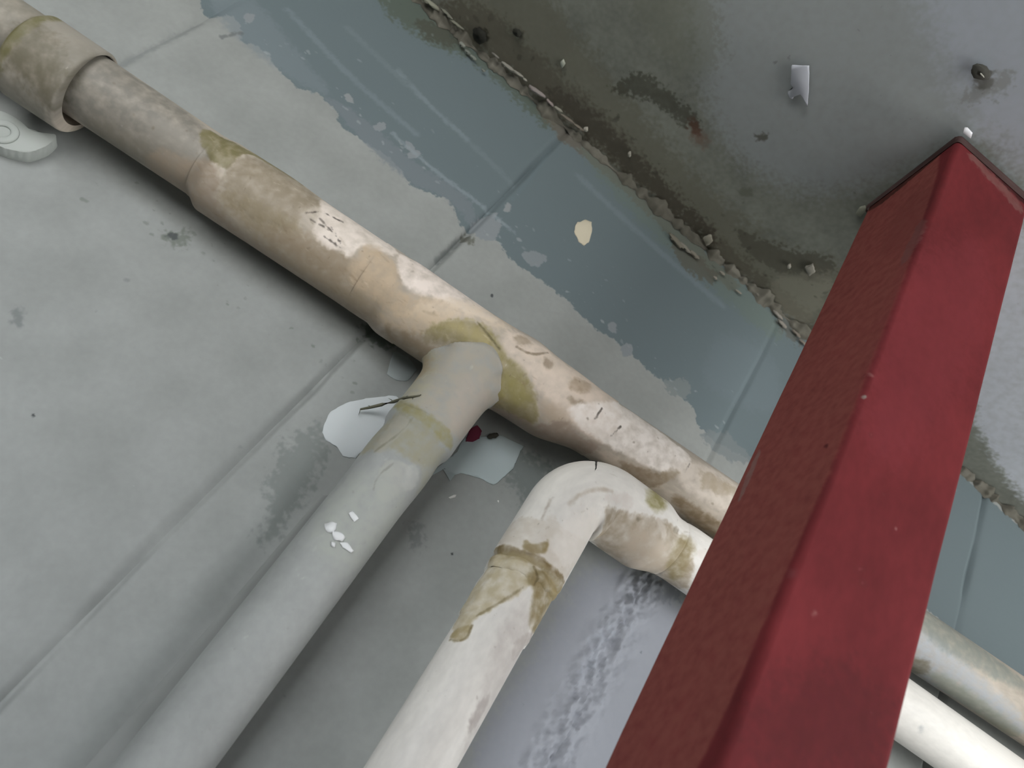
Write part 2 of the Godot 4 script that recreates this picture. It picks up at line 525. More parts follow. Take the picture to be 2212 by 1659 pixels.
func pipes():
	# the main pipe with its coupling, tee and painted-over branch: glued into one piece
	var o := thing("water_pipe", "stained beige main pipe below the teal band, with a glued tee and grey branch", "pipe", P(0, main_y(0), .032))
	var body := part("main_run", tube(spread([[WEST, -.40, .08], [-.40, .45, .003], [.45, EAST, .08]]), func(s: float, ph: float): return main_at(s, ph, 0, R0), -.4, .45), mats.main, o)
	part("coupling", tube(spread([[-.1975, -.180, .0012], [-.180, -.05, .0025]]), func(s: float, ph: float):
		# ragged lip and lumpy glue
		var lip := .0018 * noise.get_noise_2d(ph * 120, 3)
		var r := main_r(s + lip) if s < -.18 else main_r(s)
		return main_at(s, ph, rough_noise(s * .35, ph * .02, .0009) + .0002 + .0016 * exp(-pow((s + .165 - ph * .012) / .02, 2)) * smoothstep(.5, 1.3, ph), r), -.4, .45), mats.main, o, "tan coupling with a ragged glued lip")
	var tee := part("tee", tube(spread([[-.086, .088, .002]]), func(s: float, ph: float):
		var swell := .0022 * exp(-pow((s - .016 - .012 * cos(ph)) / .013, 2))
		return main_at(s, ph, rough_noise(s * .4, ph * .02 + 3, .0010) + .0004 + swell * .7, main_r(s)), -.4, .45), mats.main, o, "tee smeared with olive glue")
	part("branch_socket", tube(spread([[.1955, .225, .0018], [.225, .272, .0008]]), func(s: float, ph: float):
		var p := grey_at(s, ph, 0.0)
		var t := Vector3(1, .134, 0).normalized()
		var q := p - (P(0, main_y(0) - .003, .032))
		var d := (q - t * q.dot(t)).length() - .0246
		return grey_at(s, ph, rough_noise(s * .5, ph * .02 + 6, .0008) + (.0042 + .0050 * noise.get_noise_2d(ph * 70 + 40, s * 900)) * exp(-maxf(d, 0.0) / .0045) * smoothstep(-.004, .0, d) - .004 * smoothstep(-.001, -.006, d) - .0018 * smoothstep(.199, .1955, s)), -.12, .298), mats.grey, tee)
	var branch := part("branch_pipe", tube(spread([[FLOOR, -.12, .1], [-.12, .21, .003]]), func(s: float, ph: float): return grey_at(s, ph, rough_noise(s * .3, ph * .02 + 9, .0006) + .0011 * exp(-pow((s - .182) / .016, 2))), -.12, .298), mats.grey, o, "branch pipe painted over in wall grey")
	# paint that bridges the branch and the wall on its left
	part("paint_fillet", grid(90, 7, func(i: int, j: int):
		var y := lerpf(-.3, .15, i / 89.0)
		var a := grey_at(y, 1.95, -.0005)
		var x := a.x - .006 - .006 * smoothstep(.15, -.1, y)
		var f := j / 6.0
		return Vector3(lerpf(a.x, x, f), y + LIFT, lerpf(a.z, wall_z(x, y) + .0002, 1 - (1 - f) * (1 - f))), func(i: int, j: int): return Vector2((lerpf(-.3, .15, i / 89.0) + .12) / .418, .2)), flat_mat("919492", .75), branch)
	for q in DRIPS:
		var pts := PackedVector2Array()
		for i in range(0, q.size(), 2): pts.append(Vector2(q[i], q[i + 1]) * .001)
		part("paint_drip", skin(pts, func(s: float, arc: float, up: float): return grey_at(s, arc / .0187, up + .0004), .0007), flat_mat("dcdedf", .3, 0), branch, "white paint drip")
	# the white pipe with its elbow
	var w := thing("drain_pipe", "white pipe rising to an elbow, then turning right behind the red post", "pipe", P(.1, FLOOR, ZW))
	part("riser", tube(spread([[FLOOR - .235, -.29, .1], [-.29, -.05, .003]]), func(s: float, ph: float): return white_at(s, ph, rough_noise(s * .2, ph * .01 + 20, .0003) - (.0028 if s > -.0675 else 0.0) * smoothstep(-.0675, -.06, s)), -.29, .31), mats.white, w)
	var el := part("elbow", tube(spread([[-.0675, .068, .0018]]), func(s: float, ph: float):
		var end := smoothstep(-.0665, -.0675, s) + smoothstep(.064, .068, s)
		return white_at(s, ph, rough_noise(s * .4, ph * .02 + 30, .0007) + .0003 * (1 - end) - .0005 * end), -.29, .31), mats.white, w)
	part("glue_ring", tube(spread([[-.0755, -.0615, .0009]]), func(s: float, ph: float):
		var c := -.0685 + .0035 * noise.get_noise_2d(ph * 120, 9) - .0022 * sin(ph)
		var f := 1.0 - pow(clampf((s - c) / .0055, -1, 1), 2)
		return white_at(s, ph, .0034 * sqrt(maxf(f, 0)) * smoothstep(-.064, -.068, s) * (.8 + .5 * noise.get_noise_2d(s * 4000, ph * 180)) - .0003), -.29, .31), mats.white, el, "olive ring of glue at the joint")
	part("glue_smear", tube(spread([[-.110, -.070, .0012]]), func(s: float, ph: float):
		var edge := -.088 - .016 * smoothstep(.1, 1.5, ph) - .012 * smoothstep(-.5, -1.2, ph) + .006 * exp(-pow((ph + .25) / .3, 2))
		var t := smoothstep(edge - .0015, edge + .0008, s)
		return white_at(s, ph, .0010 * t * (1.0 + .7 * noise.get_noise_2d(s * 5000, ph * 200)) - .0003 * (1 - t)), -.29, .31), mats.white, el, "cream smear of glue below the joint")
	part("horizontal_run", tube(spread([[.05, .31, .003], [.31, EAST - .075, .1]]), func(s: float, ph: float): return white_at(s, ph, rough_noise(s * .2, ph * .01 + 40, .0003) - .0050 * smoothstep(.066, .058, s)), -.29, .31), mats.white, w)
	# clamp round the far left of the main pipe
	var c := thing("pipe_clamp", "thick grey-beige saddle clamp around the main pipe at the upper left, with a screwed ear", "clamp", P(-.29, main_y(-.29), 0))
	var ring := spread([[-.3100, -.3065, .0009], [-.3065, -.278, .004], [-.278, -.2735, .0009]])
	var ring_at := func(s: float, ph: float, r: float) -> Vector3:
		var t := Vector3(1, .134, 0).normalized(); var b := Vector3(0, 0, 1).cross(t)
		var e := clampf((s + .2755) / .002, 0, 1) + clampf((-.308 - s) / .002, 0, 1)
		r -= .0012 * e * e
		return P(s, main_y(s), .032) - b * (.0050 if r > .0248 else .0012) + (Vector3(0, 0, 1) * cos(ph) * .98 + b * sin(ph)) * r
	part("strap", grid(ring.size() * 2, 73, func(i: int, j: int):
		var ph := -PI + TAU * (j % 72) / 72.0
		var n := ring.size()
		if i < n: return ring_at.call(ring[i], ph, .0265 + rough_noise(ring[i] * .3, ph * .02, .0006))
		return ring_at.call(ring[2 * n - 1 - i], ph, .0246), func(i: int, j: int): return Vector2((ring[i if i < ring.size() else 2 * ring.size() - 1 - i] + .4) / .85, 1.0 - j / 72.0)), mats.main, c)
	var ear := PackedVector2Array()
	for i in range(0, EAR.size(), 2): ear.append(Vector2(EAR[i], EAR[i + 1]) * .001)
	for pass_ in 2: ear = cv.main.rounded(ear, true)
	var earp := part("ear", skin(ear, func(x: float, y: float, up: float): return P(x, y, up), .0085, .0004), flat_mat("b2b7b2", .7, .06), c, "pale ear of the clamp")
	var hub := P(EARHUB[0] * .001, EARHUB[1] * .001, .0085)
	part("washer", grid(33, 13, func(i: int, j: int):
		var a := TAU * (i % 32) / 32.0; var b := TAU * (j % 12) / 12.0
		return hub + Vector3(cos(a), sin(a), 0) * (.0062 + .0022 * cos(b)) + Vector3(0, 0, 1) * (.0012 * sin(b) + .0004), func(i: int, j: int): return Vector2(i, j)), flat_mat("b2b7b2", .7, .06), earp)
	part("screw", grid(7, 25, func(i: int, j: int):
		var a := TAU * (j % 24) / 24.0; var r: float = [.0, .0016, .0018, .0034, .0040, .0042, .0042][i]
		return hub + Vector3(cos(a), sin(a), 0) * r + Vector3(0, 0, 1) * [-.0016, -.0016, -.0004, -.0003, -.0008, -.0012, -.004][i], func(i: int, j: int): return Vector2(i, j)), flat_mat("5b6060", .6, .1), earp)

func post():
	var o := thing("steel_post", "dark red painted square steel post reaching up to the ceiling in the foreground", "post", P(.1765, FLOOR, .1626))
	var hx := .0315; var hz := .038
	var prof := []          # point and place on the perimeter; starts at the back left edge, over the near left edge to the front face
	var cr := .0034
	var corner := func(cx: float, cz: float, a0: float):
		for i in 6:
			var a := a0 + PI / 2 * i / 5.0
			prof.append(Vector2(cx + cr * cos(a), cz + cr * sin(a)))
	corner.call(.1445 + cr, .2006 - hz * 2 + cr, PI)
	prof.reverse()
	var first := prof.duplicate(); prof.clear()
	prof.append_array(first)
	var near := []
	for i in 6:
		var a := PI - PI / 2 * i / 5.0
		near.append(Vector2(.1445 + cr + cr * cos(a), .2006 - cr + cr * sin(a)))
	prof.append_array(near)
	for i in 6:
		var a := PI / 2 - PI / 2 * i / 5.0
		prof.append(Vector2(.1445 + hx * 2 - cr + cr * cos(a), .2006 - cr + cr * sin(a)))
	for i in 6:
		var a := -PI / 2 * i / 5.0
		prof.append(Vector2(.1445 + hx * 2 - cr + cr * cos(a), .2006 - hz * 2 + cr + cr * sin(a)))
	prof.append(prof[0])
	var along := [0.0]
	for i in range(1, prof.size()): along.append(along[-1] + prof[i].distance_to(prof[i - 1]))
	var zero: float = (along[8] + along[9]) / 2
	var ys := spread([[FLOOR, .05, .2], [.05, TOP, .006]])
	var make := func(st: PackedFloat32Array, more: Callable): return grid(st.size(), prof.size(), func(i: int, j: int):
		var mid := Vector2(.1445 + hx, .2006 - hz)
		var q: Vector2 = prof[j]
		var d: Vector2 = (q - mid).sign() * more.call(st[i], j % (prof.size() - 1))
		return P(q.x + d.x, st[i], q.y + d.y), func(i: int, j: int): return Vector2((along[j] - zero + .08) / .2772, 1.0 - (st[i] - .05) / .478))
	var body: MeshInstance3D = part("post_body", make.call(ys, func(y: float, j: int): return noise.get_noise_2d(y * 300, 7) * .0006), mats.post, o)
	part("weld_rim", make.call(spread([[TOP - .0062, TOP - .001, .0008]]), func(y: float, j: int):
		return .0004 + .0010 * smoothstep(TOP - .0062, TOP - .0045, y) + noise.get_noise_2d(y * 9000, j * 60) * .0006), flat_mat("3f2624", .8, .2), body, "rusty brown rim at the ceiling")

func bits():
	var on_ceil := func(l: Array) -> PackedVector2Array:
		var p := PackedVector2Array()
		for i in range(0, l.size(), 2): p.append(Vector2(l[i], l[i + 1]) * .001)
		return p
	var t := thing("tape_scrap", "torn white scrap of tape stuck to the ceiling, split at its lower end", "tape", P(.05, TOP, .16))
	part("tape", skin(on_ceil.call(TAPE), func(x: float, z: float, up: float): return P(x, TOP - up * (1.0 if up < 0 else 1.0 + 60.0 * maxf(0.0, x - .052)) - .0006, z), .0005, .0002), flat_mat("c6c9d2", .5, .04), t)
	t = thing("paper_scrap", "tiny bright white scrap caught at the top corner of the red post", "paper", P(.146, TOP, .2045))
	part("paper", skin(on_ceil.call(SCRAP), func(x: float, z: float, up: float): return P(x, TOP - up - .001, z), .0012, .0001), flat_mat("f2f2f6", .4, 0), t)
	t = thing("ceiling_screw", "small rusty screw stub with a shiny tip in the ceiling, above the red post", "screw", P(SCREW[0], TOP, SCREW[1]))
	part("plug", lump(P(SCREW[0], TOP - .0004, SCREW[1]), Vector3(.0058, .0022, .0042), Basis.IDENTITY, 3), flat_mat("4b4a44", .9, .1), t)
	part("tip", strand([P(SCREW[0], TOP - .001, SCREW[1]), P(SCREW[0] + .0005, TOP - .004, SCREW[1] + .0008), P(SCREW[0] + .0018, TOP - .0052, SCREW[1] + .0012), P(SCREW[0] + .003, TOP - .005, SCREW[1] + .001)], .0005, .0004), flat_mat("d4d2c4", .3, 0), t)
	t = thing("mud_lump", "blackish lump of dirt in the corner between band and ceiling", "dirt", P(LUMPS[0], TOP, LUMPS[1]))
	part("lump", lump(P(LUMPS[0], TOP - .001, LUMPS[1]), Vector3(.007, .004, .006), Basis.IDENTITY, 5), flat_mat("22221c", .95, .2), t)
	t = thing("mud_speck", "smaller dark speck of dirt on the ceiling beside the black lump", "dirt", P(LUMPS[2], TOP, LUMPS[3]))
	part("lump", lump(P(LUMPS[2], TOP - .0006, LUMPS[3]), Vector3(.004, .002, .003), Basis.IDENTITY, 6), flat_mat("2a2a22", .95, .2), t)
	# grimy threads, slivers and crumbs on the pipes
	var at_main := func(q, up): return main_at(q[0] * .001, q[1] * .001 / R0, up)
	t = thing("dust_strand", "grimy bristly strand hanging across the branch and the bare white plaster", "strand", P(-.03, .225, .045))
	var line := []
	for i in range(0, STRAND.size(), 3): line.append(P(STRAND[i], STRAND[i + 1], STRAND[i + 2]))
	var core := part("fibre", strand(line, .0012, .0010), flat_mat("6b6a58", .95, .1), t)
	var rng := RandomNumberGenerator.new()
	rng.seed = 9
	for i in 9:
		var a: Vector3 = line[i % line.size()]
		var d := Vector3(rng.randf_range(-.004, .002), rng.randf_range(-.004, .003), rng.randf_range(-.0005, .001))
		part("bristle", strand([a, a + d * .5 + Vector3(0, .0003, 0), a + d], .0004, .0001), flat_mat("4f5048", .95, .1), core)
	t = thing("elbow_sliver", "dark pointed sliver stuck on top of the white elbow", "sliver", white_at(-.002, .6))
	var line2 := []
	for i in range(0, SLIVER.size(), 2): line2.append(white_at(SLIVER[i] * .001, SLIVER[i + 1] * .001 / .019, .0003))
	part("sliver", strand(line2, .0012, .0005), flat_mat("3a3936", .9, .1), t)
	t = thing("leaf_crumb", "dark shrivelled crumb on the pale plaster beneath the tee", "crumb", P(CRUMB[0], CRUMB[1], .003))
	part("crumb", lump(P(CRUMB[0], CRUMB[1], .0022), Vector3(.0018, .0040, .0014), Basis(Vector3(0, 0, 1), -.6), 8), flat_mat("3f3d36", .95, .1), t)

# surface, how many, colour, least and greatest size, stretch, strength, and where (millimetres)
const SPECKS := [
	["wall", 90, "939a9c", .3, 1.6, 1.9, .8, -300, 372, 180, 408],
	["wall", 40, "8f989b", .3, 1.2, 2.4, .6, -300, 395, 180, 450],
	["wall", 45, "7f8a8c", .3, 1.4, 1.0, .5, -300, 480, 500, 525],
	["wall", 40, "444b44", .3, 1.8, 1.6, .6, -240, 508, 260, 527],
	["wall", 60, "6e7373", .2, .9, 1.0, .5, -420, -120, 400, 330],
	["wall", 22, "c4c8c9", .2, .5, 1.0, .7, -420, -120, 400, 330],
	["wall", 50, "5f665e", .3, 1.6, 1.5, .5, -260, 190, -20, 250],
	["ceil", 90, "47463d", .4, 2.4, 1.0, .5, -240, 0, 260, 60],
	["ceil", 40, "8c8a7e", .3, 1.3, 1.6, .6, -240, 0, 300, 26],
	["ceil", 50, "5d5e58", .3, 1.6, 1.0, .45, 20, 60, 320, 300],
	["post", 40, "b07a78", .2, .6, 1.0, .55, -70, 80, 70, 510],
	["post", 40, "5a2a2a", .4, 2.2, 1.0, .35, -70, 80, 70, 510],
	["main", 170, "6a5d4c", .15, .8, 1.0, .6, -280, -30, 200, 20],
	["main", 60, "efe6dc", .15, .5, 1.0, .7, -280, -30, 200, 20],
	["main", 120, "7d6d56", .2, .8, 7.0, .3, -200, -32, 40, 4],
	["main", 70, "e3d6c5", .2, .5, 8.0, .35, -200, -30, 60, 10],
	["grey", 70, "6f6f66", .15, .6, 1.0, .5, -20, -28, 270, 28],
	["grey", 40, "c9cac4", .2, .6, 4.0, .35, 60, -28, 250, 28],
	["white", 90, "7c7264", .15, .6, 1.0, .5, -150, -30, 120, 30],
	["white", 40, "8f8470", .2, .6, 5.0, .35, -80, -30, 120, 28],
]
const WALL := [
	["poly", "667276", 1, 0.5, 1.5, 0.5, [-324.7,386.4,-310.7,366.9,-299.1,370.1,-296.4,383.3,-283.1,380.4,-273.5,367.3,-264.3,378.3,-243.5,371.6,-224.8,369.6,-212.5,380.4,-194.6,377,-183,368.1,-168.3,371.1,-140.7,377.3,-121.4,369.1,-104,374.9,-91.2,384.6,-76.7,370.4,-63.6,373.7,-46.7,384.6,-30,376.4,1.7,382.6,28.6,383,45.2,377.9,73,384.7,97.4,382.1,119.9,382.9,147.4,383.3,159.1,368.9,180,373.1,204.5,380.5,399.3,379.9,546.4,378,624.3,520.3,203.9,527.8,-87.9,532.4,-231.8,531.6,-307,560.7]],
	["poly", "737b81", 0.75, 2, 2, 0, [-212.5,380.4,-189,388.8,-154.7,389.9,-118.9,389.2,-96.4,398.1,-66,389.9,-68.4,374.2,-91.2,384.6,-121.4,369.1,-168.3,371.1]],
	["poly", "778187", 0.6, 4, 2, 0, [-324.7,386.4,-305.4,412.5,-247.9,396.7,-206.7,389.1,-211.1,378.7,-243.5,371.6,-275,369,-298.3,371.5]],
	["poly", "78838c", 0.22, 6, 3, 0, [133.6,471.6,193.8,485,210.6,432.7,179.8,414.3,136.7,404.9]],
	["poly", "83898d", 1, 0.4, 1, 0.4, [-68.4,374.2,-67.2,391.7,-59.8,407.4,-58.2,393,-54.9,403.5,-45.5,382.9,-54.1,372.7]],
	["poly", "83898d", 0.9, 0.4, 1, 0.3, [-28.4,387.5,-19.3,401.3,-6.8,403.3,-12.8,384.2]],
	["poly", "8b9092", 1, 0.3, 0.8, 0.3, [-62.2,421.2,-53.5,418.6,-57.3,407.1]],
	["poly", "83898d", 1, 0.3, 0.8, 0.3, [-139.3,389.8,-136.4,400.8,-129.8,399.1,-133.1,387.5]],
	["poly", "83898d", 1, 0.3, 0.8, 0.3, [-170.6,389.4,-167.2,400.2,-160.7,394.7,-164.7,386.8]],
	["poly", "83898d", 1, 0.3, 1, 0.3, [-148.3,398.8,-143.1,402.5,-132,396.1,-138.2,391.3]],
	["poly", "898e90", 1, 0.3, 1, 0.3, [-201.8,396.5,-197.4,399.3,-190.8,393.8,-195.6,388.9]],
	["poly", "83898d", 1, 0.3, 1, 0.3, [-292.3,390.6,-289,398,-282.2,392.3,-285.3,385.2]],
	["poly", "83898d", 1, 0.3, 1, 0.3, [55.4,391.6,60.1,399.5,66.6,392,63.1,384.5]],
	["poly", "83898d", 1, 0.3, 1, 0.3, [74,383,80.3,392.2,86.7,384.9,81.3,374]],
	["poly", "7a8182", 0.9, 0.5, 2, 0.3, [112,380.5,129.4,400.5,142.1,394,131.4,378.4]],
	["poly", "767d7f", 0.8, 1, 2, 0.3, [156,366,174.2,385.4,193.1,385.1,214.3,379.4,184.9,362.8]],
	["stroke", "8a969c", 0.22, 2.5, 1, 0, [-242.4,449.5,-169.6,445.1,-101.4,441.2,-65.9,437.4]],
	["stroke", "8a969c", 0.3, 2, 1, 0, [-192.8,451.2,-154.4,443.4,-116.6,442.9]],
	["stroke", "8b969c", 0.6, 1.6, 1, 0.2, [-155.3,396.3,-114.4,395.1,-85.4,398.5,-41.5,400.4]],
	["stroke", "849097", 0.4, 2.5, 1, 0, [-279,422.8,-207.4,411.7,-144.5,411.5]],
	["stroke", "849097", 0.35, 3, 1, 0, [-33.8,493.9,44.1,489.3,125.7,488.4]],
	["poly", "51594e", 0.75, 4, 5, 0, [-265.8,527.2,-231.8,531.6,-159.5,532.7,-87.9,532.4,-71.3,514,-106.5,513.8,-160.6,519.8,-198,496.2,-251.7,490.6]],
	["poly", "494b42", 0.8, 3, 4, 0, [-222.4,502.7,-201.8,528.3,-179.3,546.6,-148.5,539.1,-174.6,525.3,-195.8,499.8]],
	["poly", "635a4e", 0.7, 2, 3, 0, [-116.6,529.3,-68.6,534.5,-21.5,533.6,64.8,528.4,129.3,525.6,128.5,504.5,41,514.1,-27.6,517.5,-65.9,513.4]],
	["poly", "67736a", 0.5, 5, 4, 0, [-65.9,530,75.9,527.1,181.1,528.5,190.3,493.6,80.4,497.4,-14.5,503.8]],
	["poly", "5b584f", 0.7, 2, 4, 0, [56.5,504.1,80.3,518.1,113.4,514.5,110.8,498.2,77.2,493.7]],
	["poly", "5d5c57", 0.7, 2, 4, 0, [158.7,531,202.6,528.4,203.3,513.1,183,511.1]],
	["stroke", "5e6363", 0.5, 2, 1, 0, [-66,364.7,-67.2,333.5]],
	["poly", "5b5c54", 0.8, 1.5, 2, 0, [-70.7,365.2,-61.2,371.6,-56.6,363.6,-63.6,361.3]],
	["stroke", "67757b", 0.55, 1.4, 0.8, 0, [-65.9,497.4,-60.7,458.6,-59.7,424.4]],
	["stroke", "747878", 0.45, 2, 1, 0, [-302.3,286.4,-302.3,323.8,-301.6,357.2]],
	["stroke", "5d6062", 0.6, 1.2, 1, 0, [-284.6,361.2,-280.9,375.6]],
	["poly", "5c6359", 0.55, 3, 4, 0, [-196.2,214,-189,225.3,-178.7,222,-186,210.8]],
	["poly", "4f584f", 0.7, 3, 4, 0, [-75.5,254.9,-59.7,266.8,-42.7,265,-49.3,253.3,-63,246.3]],
	["poly", "5f6867", 0.5, 5, 5, 0, [45.9,250.6,69.3,263.2,86.4,261.3,90.4,224.1,70.6,231]],
	["poly", "6b716f", 0.5, 4, 5, 0, [-56.8,156.7,-48.7,187.9,-30.2,165.6,-24.3,134.5,-22.6,102.7,-39.1,128.8]],
	["poly", "6a6d6e", 0.5, 2, 3, 0, [31.3,167.1,37.2,175.7,44.9,167.7,41.6,158]],
	["poly", "696e6e", 0.6, 2, 2, 0, [-209.6,122.2,-207.8,126.2,-198.8,119.4,-198.9,115.2]],
	["poly", "6e7171", 0.5, 1, 1, 0, [-188.3,175.2,-184.7,178.3,-183.6,174.9]],
	["poly", "373a3c", 1, 0.2, 0.3, 0, [-158.9,87,-157.7,88.1,-156.1,86.8,-157.3,85.7]],
	["poly", "333738", 1, 0.2, 0.3, 0, [60.3,172.5,61.9,174.1,62.8,172.4,61.4,171.3]],
	["poly", "414446", 1, 0.2, 0.3, 0, [-23.7,340.5,-22.2,342.1,-20.8,339.3,-21.9,338.5]],
	["poly", "333738", 1, 0.2, 0.3, 0, [192.3,200.6,194.1,202.2,194.9,200.1,193.4,199.3]],
	["poly", "444849", 0.8, 0.8, 1, 0, [-194.2,213.8,-190.4,221,-186.6,215.2]],
	["poly", "848792", 0.7, 10, 3, 0, [134.8,233.7,204.9,251.3,298,243.9,328.6,169.4,129.3,45.5,133,175]],  # bluish daylight beside the white pipe, put into the wall colour
	["poly", "6b6e74", 0.5, 3, 4, 0, [167.2,246.4,202.8,255.4,209.2,250.8,182.1,233.6,172.6,215.4]],
	["poly", "8e929a", 0.6, 1, 3, 0.3, [160.9,196,168.6,208.8,173.1,181.5,168.3,158.8,162,157.4]],
]
const CEIL := [
	["poly", "9ea3a3", 1, 14, 6, 0, [-94.1,216.1,80.5,338.7,201.6,254.4,150.9,204.3,132.3,125.7,98.7,89.5,41.2,79.9,-30.5,124]],
	["poly", "b0b6bf", 0.9, 14, 6, 0, [-7,277.3,80.5,338.7,282.5,251.3,238,200.1,139.4,210.5,78.1,232.9]],
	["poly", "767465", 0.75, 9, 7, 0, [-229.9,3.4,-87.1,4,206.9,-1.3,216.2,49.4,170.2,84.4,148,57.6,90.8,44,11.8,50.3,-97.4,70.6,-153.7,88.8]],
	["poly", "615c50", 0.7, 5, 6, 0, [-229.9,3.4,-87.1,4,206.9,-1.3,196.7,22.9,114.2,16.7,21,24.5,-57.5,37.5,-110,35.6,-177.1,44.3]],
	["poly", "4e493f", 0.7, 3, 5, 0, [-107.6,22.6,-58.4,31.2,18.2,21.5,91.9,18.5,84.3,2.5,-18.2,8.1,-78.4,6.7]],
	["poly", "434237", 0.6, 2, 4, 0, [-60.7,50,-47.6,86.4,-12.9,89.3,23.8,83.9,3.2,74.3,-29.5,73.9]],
	["poly", "5d4235", 0.8, 2.5, 2, 0, [2.4,81.4,10.7,85.7,20.2,77.8,13.2,73.6]],
	["poly", "725547", 0.5, 4, 3, 0, [9.5,75.3,23.8,83.9,29.6,73.8,20.5,67.3]],
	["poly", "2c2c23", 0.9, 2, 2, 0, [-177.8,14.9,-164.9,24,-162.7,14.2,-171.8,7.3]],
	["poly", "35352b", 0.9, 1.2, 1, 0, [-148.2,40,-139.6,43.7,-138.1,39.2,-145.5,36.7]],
	["poly", "504e44", 0.7, 1.5, 2, 0, [47.8,104.9,53.4,114,58,111.4,56.3,105.7]],
	["poly", "6b6d60", 0.7, 1.5, 2, 0, [69.2,63.6,75.4,73.2,81.2,67.6,77.5,60.6]],
	["poly", "5a574c", 0.7, 2, 4, 0, [80.5,32.4,132.6,52.8,165.8,79.2,175.8,49.5,130.3,21.9]],
	["poly", "979384", 0.6, 4, 4, 0, [139.7,11.2,158.7,56.8,176,64.3,194.5,19.8,195.8,-3.8]],
	["poly", "d2d6de", 1, 6, 4, 0, [351.5,16.8,668.4,8.2,231.2,283.6,198.8,182.2]],  # pale bluish daylight beyond the post, painted into the ceiling colour
	["poly", "818178", 0.5, 2, 4, 0, [126.8,211.1,125,225.6,125.5,237.7,136.1,247.3,141.6,237,134.4,224.3]],
	["poly", "605f58", 0.7, 1.5, 2, 0, [116.1,233,123.3,239.5,136.3,232.1,129.1,225.5]],
	["poly", "7d7f72", 0.5, 8, 8, 0, [-100.4,131,-45.4,174.7,6.7,121.6,-40.6,101.9]],
]
const POST := [
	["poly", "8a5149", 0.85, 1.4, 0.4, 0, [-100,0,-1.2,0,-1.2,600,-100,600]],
	["poly", "734b49", 0.85, 1, 1, 0, [-6.9,436.5,.6,425.7,-.8,405.6,-2.7,389.2,-10.7,390,-9.7,409.9]],
	["poly", "755450", 0.8, 1.5, 1.5, 0, [7.1,518,15.3,526.1,57.8,516.6,60.9,503.8,38.9,509.9,14.3,512.7]],
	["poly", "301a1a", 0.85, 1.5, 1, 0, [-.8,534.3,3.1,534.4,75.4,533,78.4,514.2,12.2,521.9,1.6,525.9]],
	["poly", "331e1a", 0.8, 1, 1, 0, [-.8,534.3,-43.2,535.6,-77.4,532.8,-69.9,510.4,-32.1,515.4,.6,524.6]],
	["poly", "522827", 0.2, 8, 5, 0, [-31.5,491.8,-.1,476.6,7.5,433.2,-17.7,403.5,-40.6,446.1]],
	["poly", "78343a", 0.5, 10, 6, 0, [.8,405.8,40.9,463.6,58.3,366.9,33.1,261.6,8,244.8,-3.9,324.6]],
	["poly", "4f2426", 0.5, 8, 6, 0, [1.2,93.6,3.2,125.9,26.2,158.1,56.2,159.5,63.4,129.1]],
	["poly", "816864", 0.8, 0.4, 0.5, 0, [-70.4,275.8,-65,270.7,-63.1,232.9,-67.8,236.2]],
	["poly", "86817a", 1, 0.3, 0.4, 0, [.1,277.6,2,278.8,1.8,276,.2,275.5]],
	["poly", "865957", 0.9, 0.5, 0.5, 0, [-1.1,293.5,1.2,293.3,1.5,290.8,-.7,291.1]],
	["poly", "9a7370", 1, 0.3, 0.3, 0, [35.9,227,36.8,227.3,36.8,225.7,36,225.6]],
	["poly", "885957", 0.8, 0.8, 0.5, 0, [12,164.6,14.1,166.6,14.4,164.6,12.6,163.3]],
	["poly", "7c494b", 0.6, 1.5, 1, 0, [-2.9,174.8,.8,176.3,.7,172.8,-1.3,171.2]],
	["poly", "3e171a", 0.9, 0.8, 0.5, 0, [-12.1,248.7,-9.6,249.5,-9.2,245.5]],
]
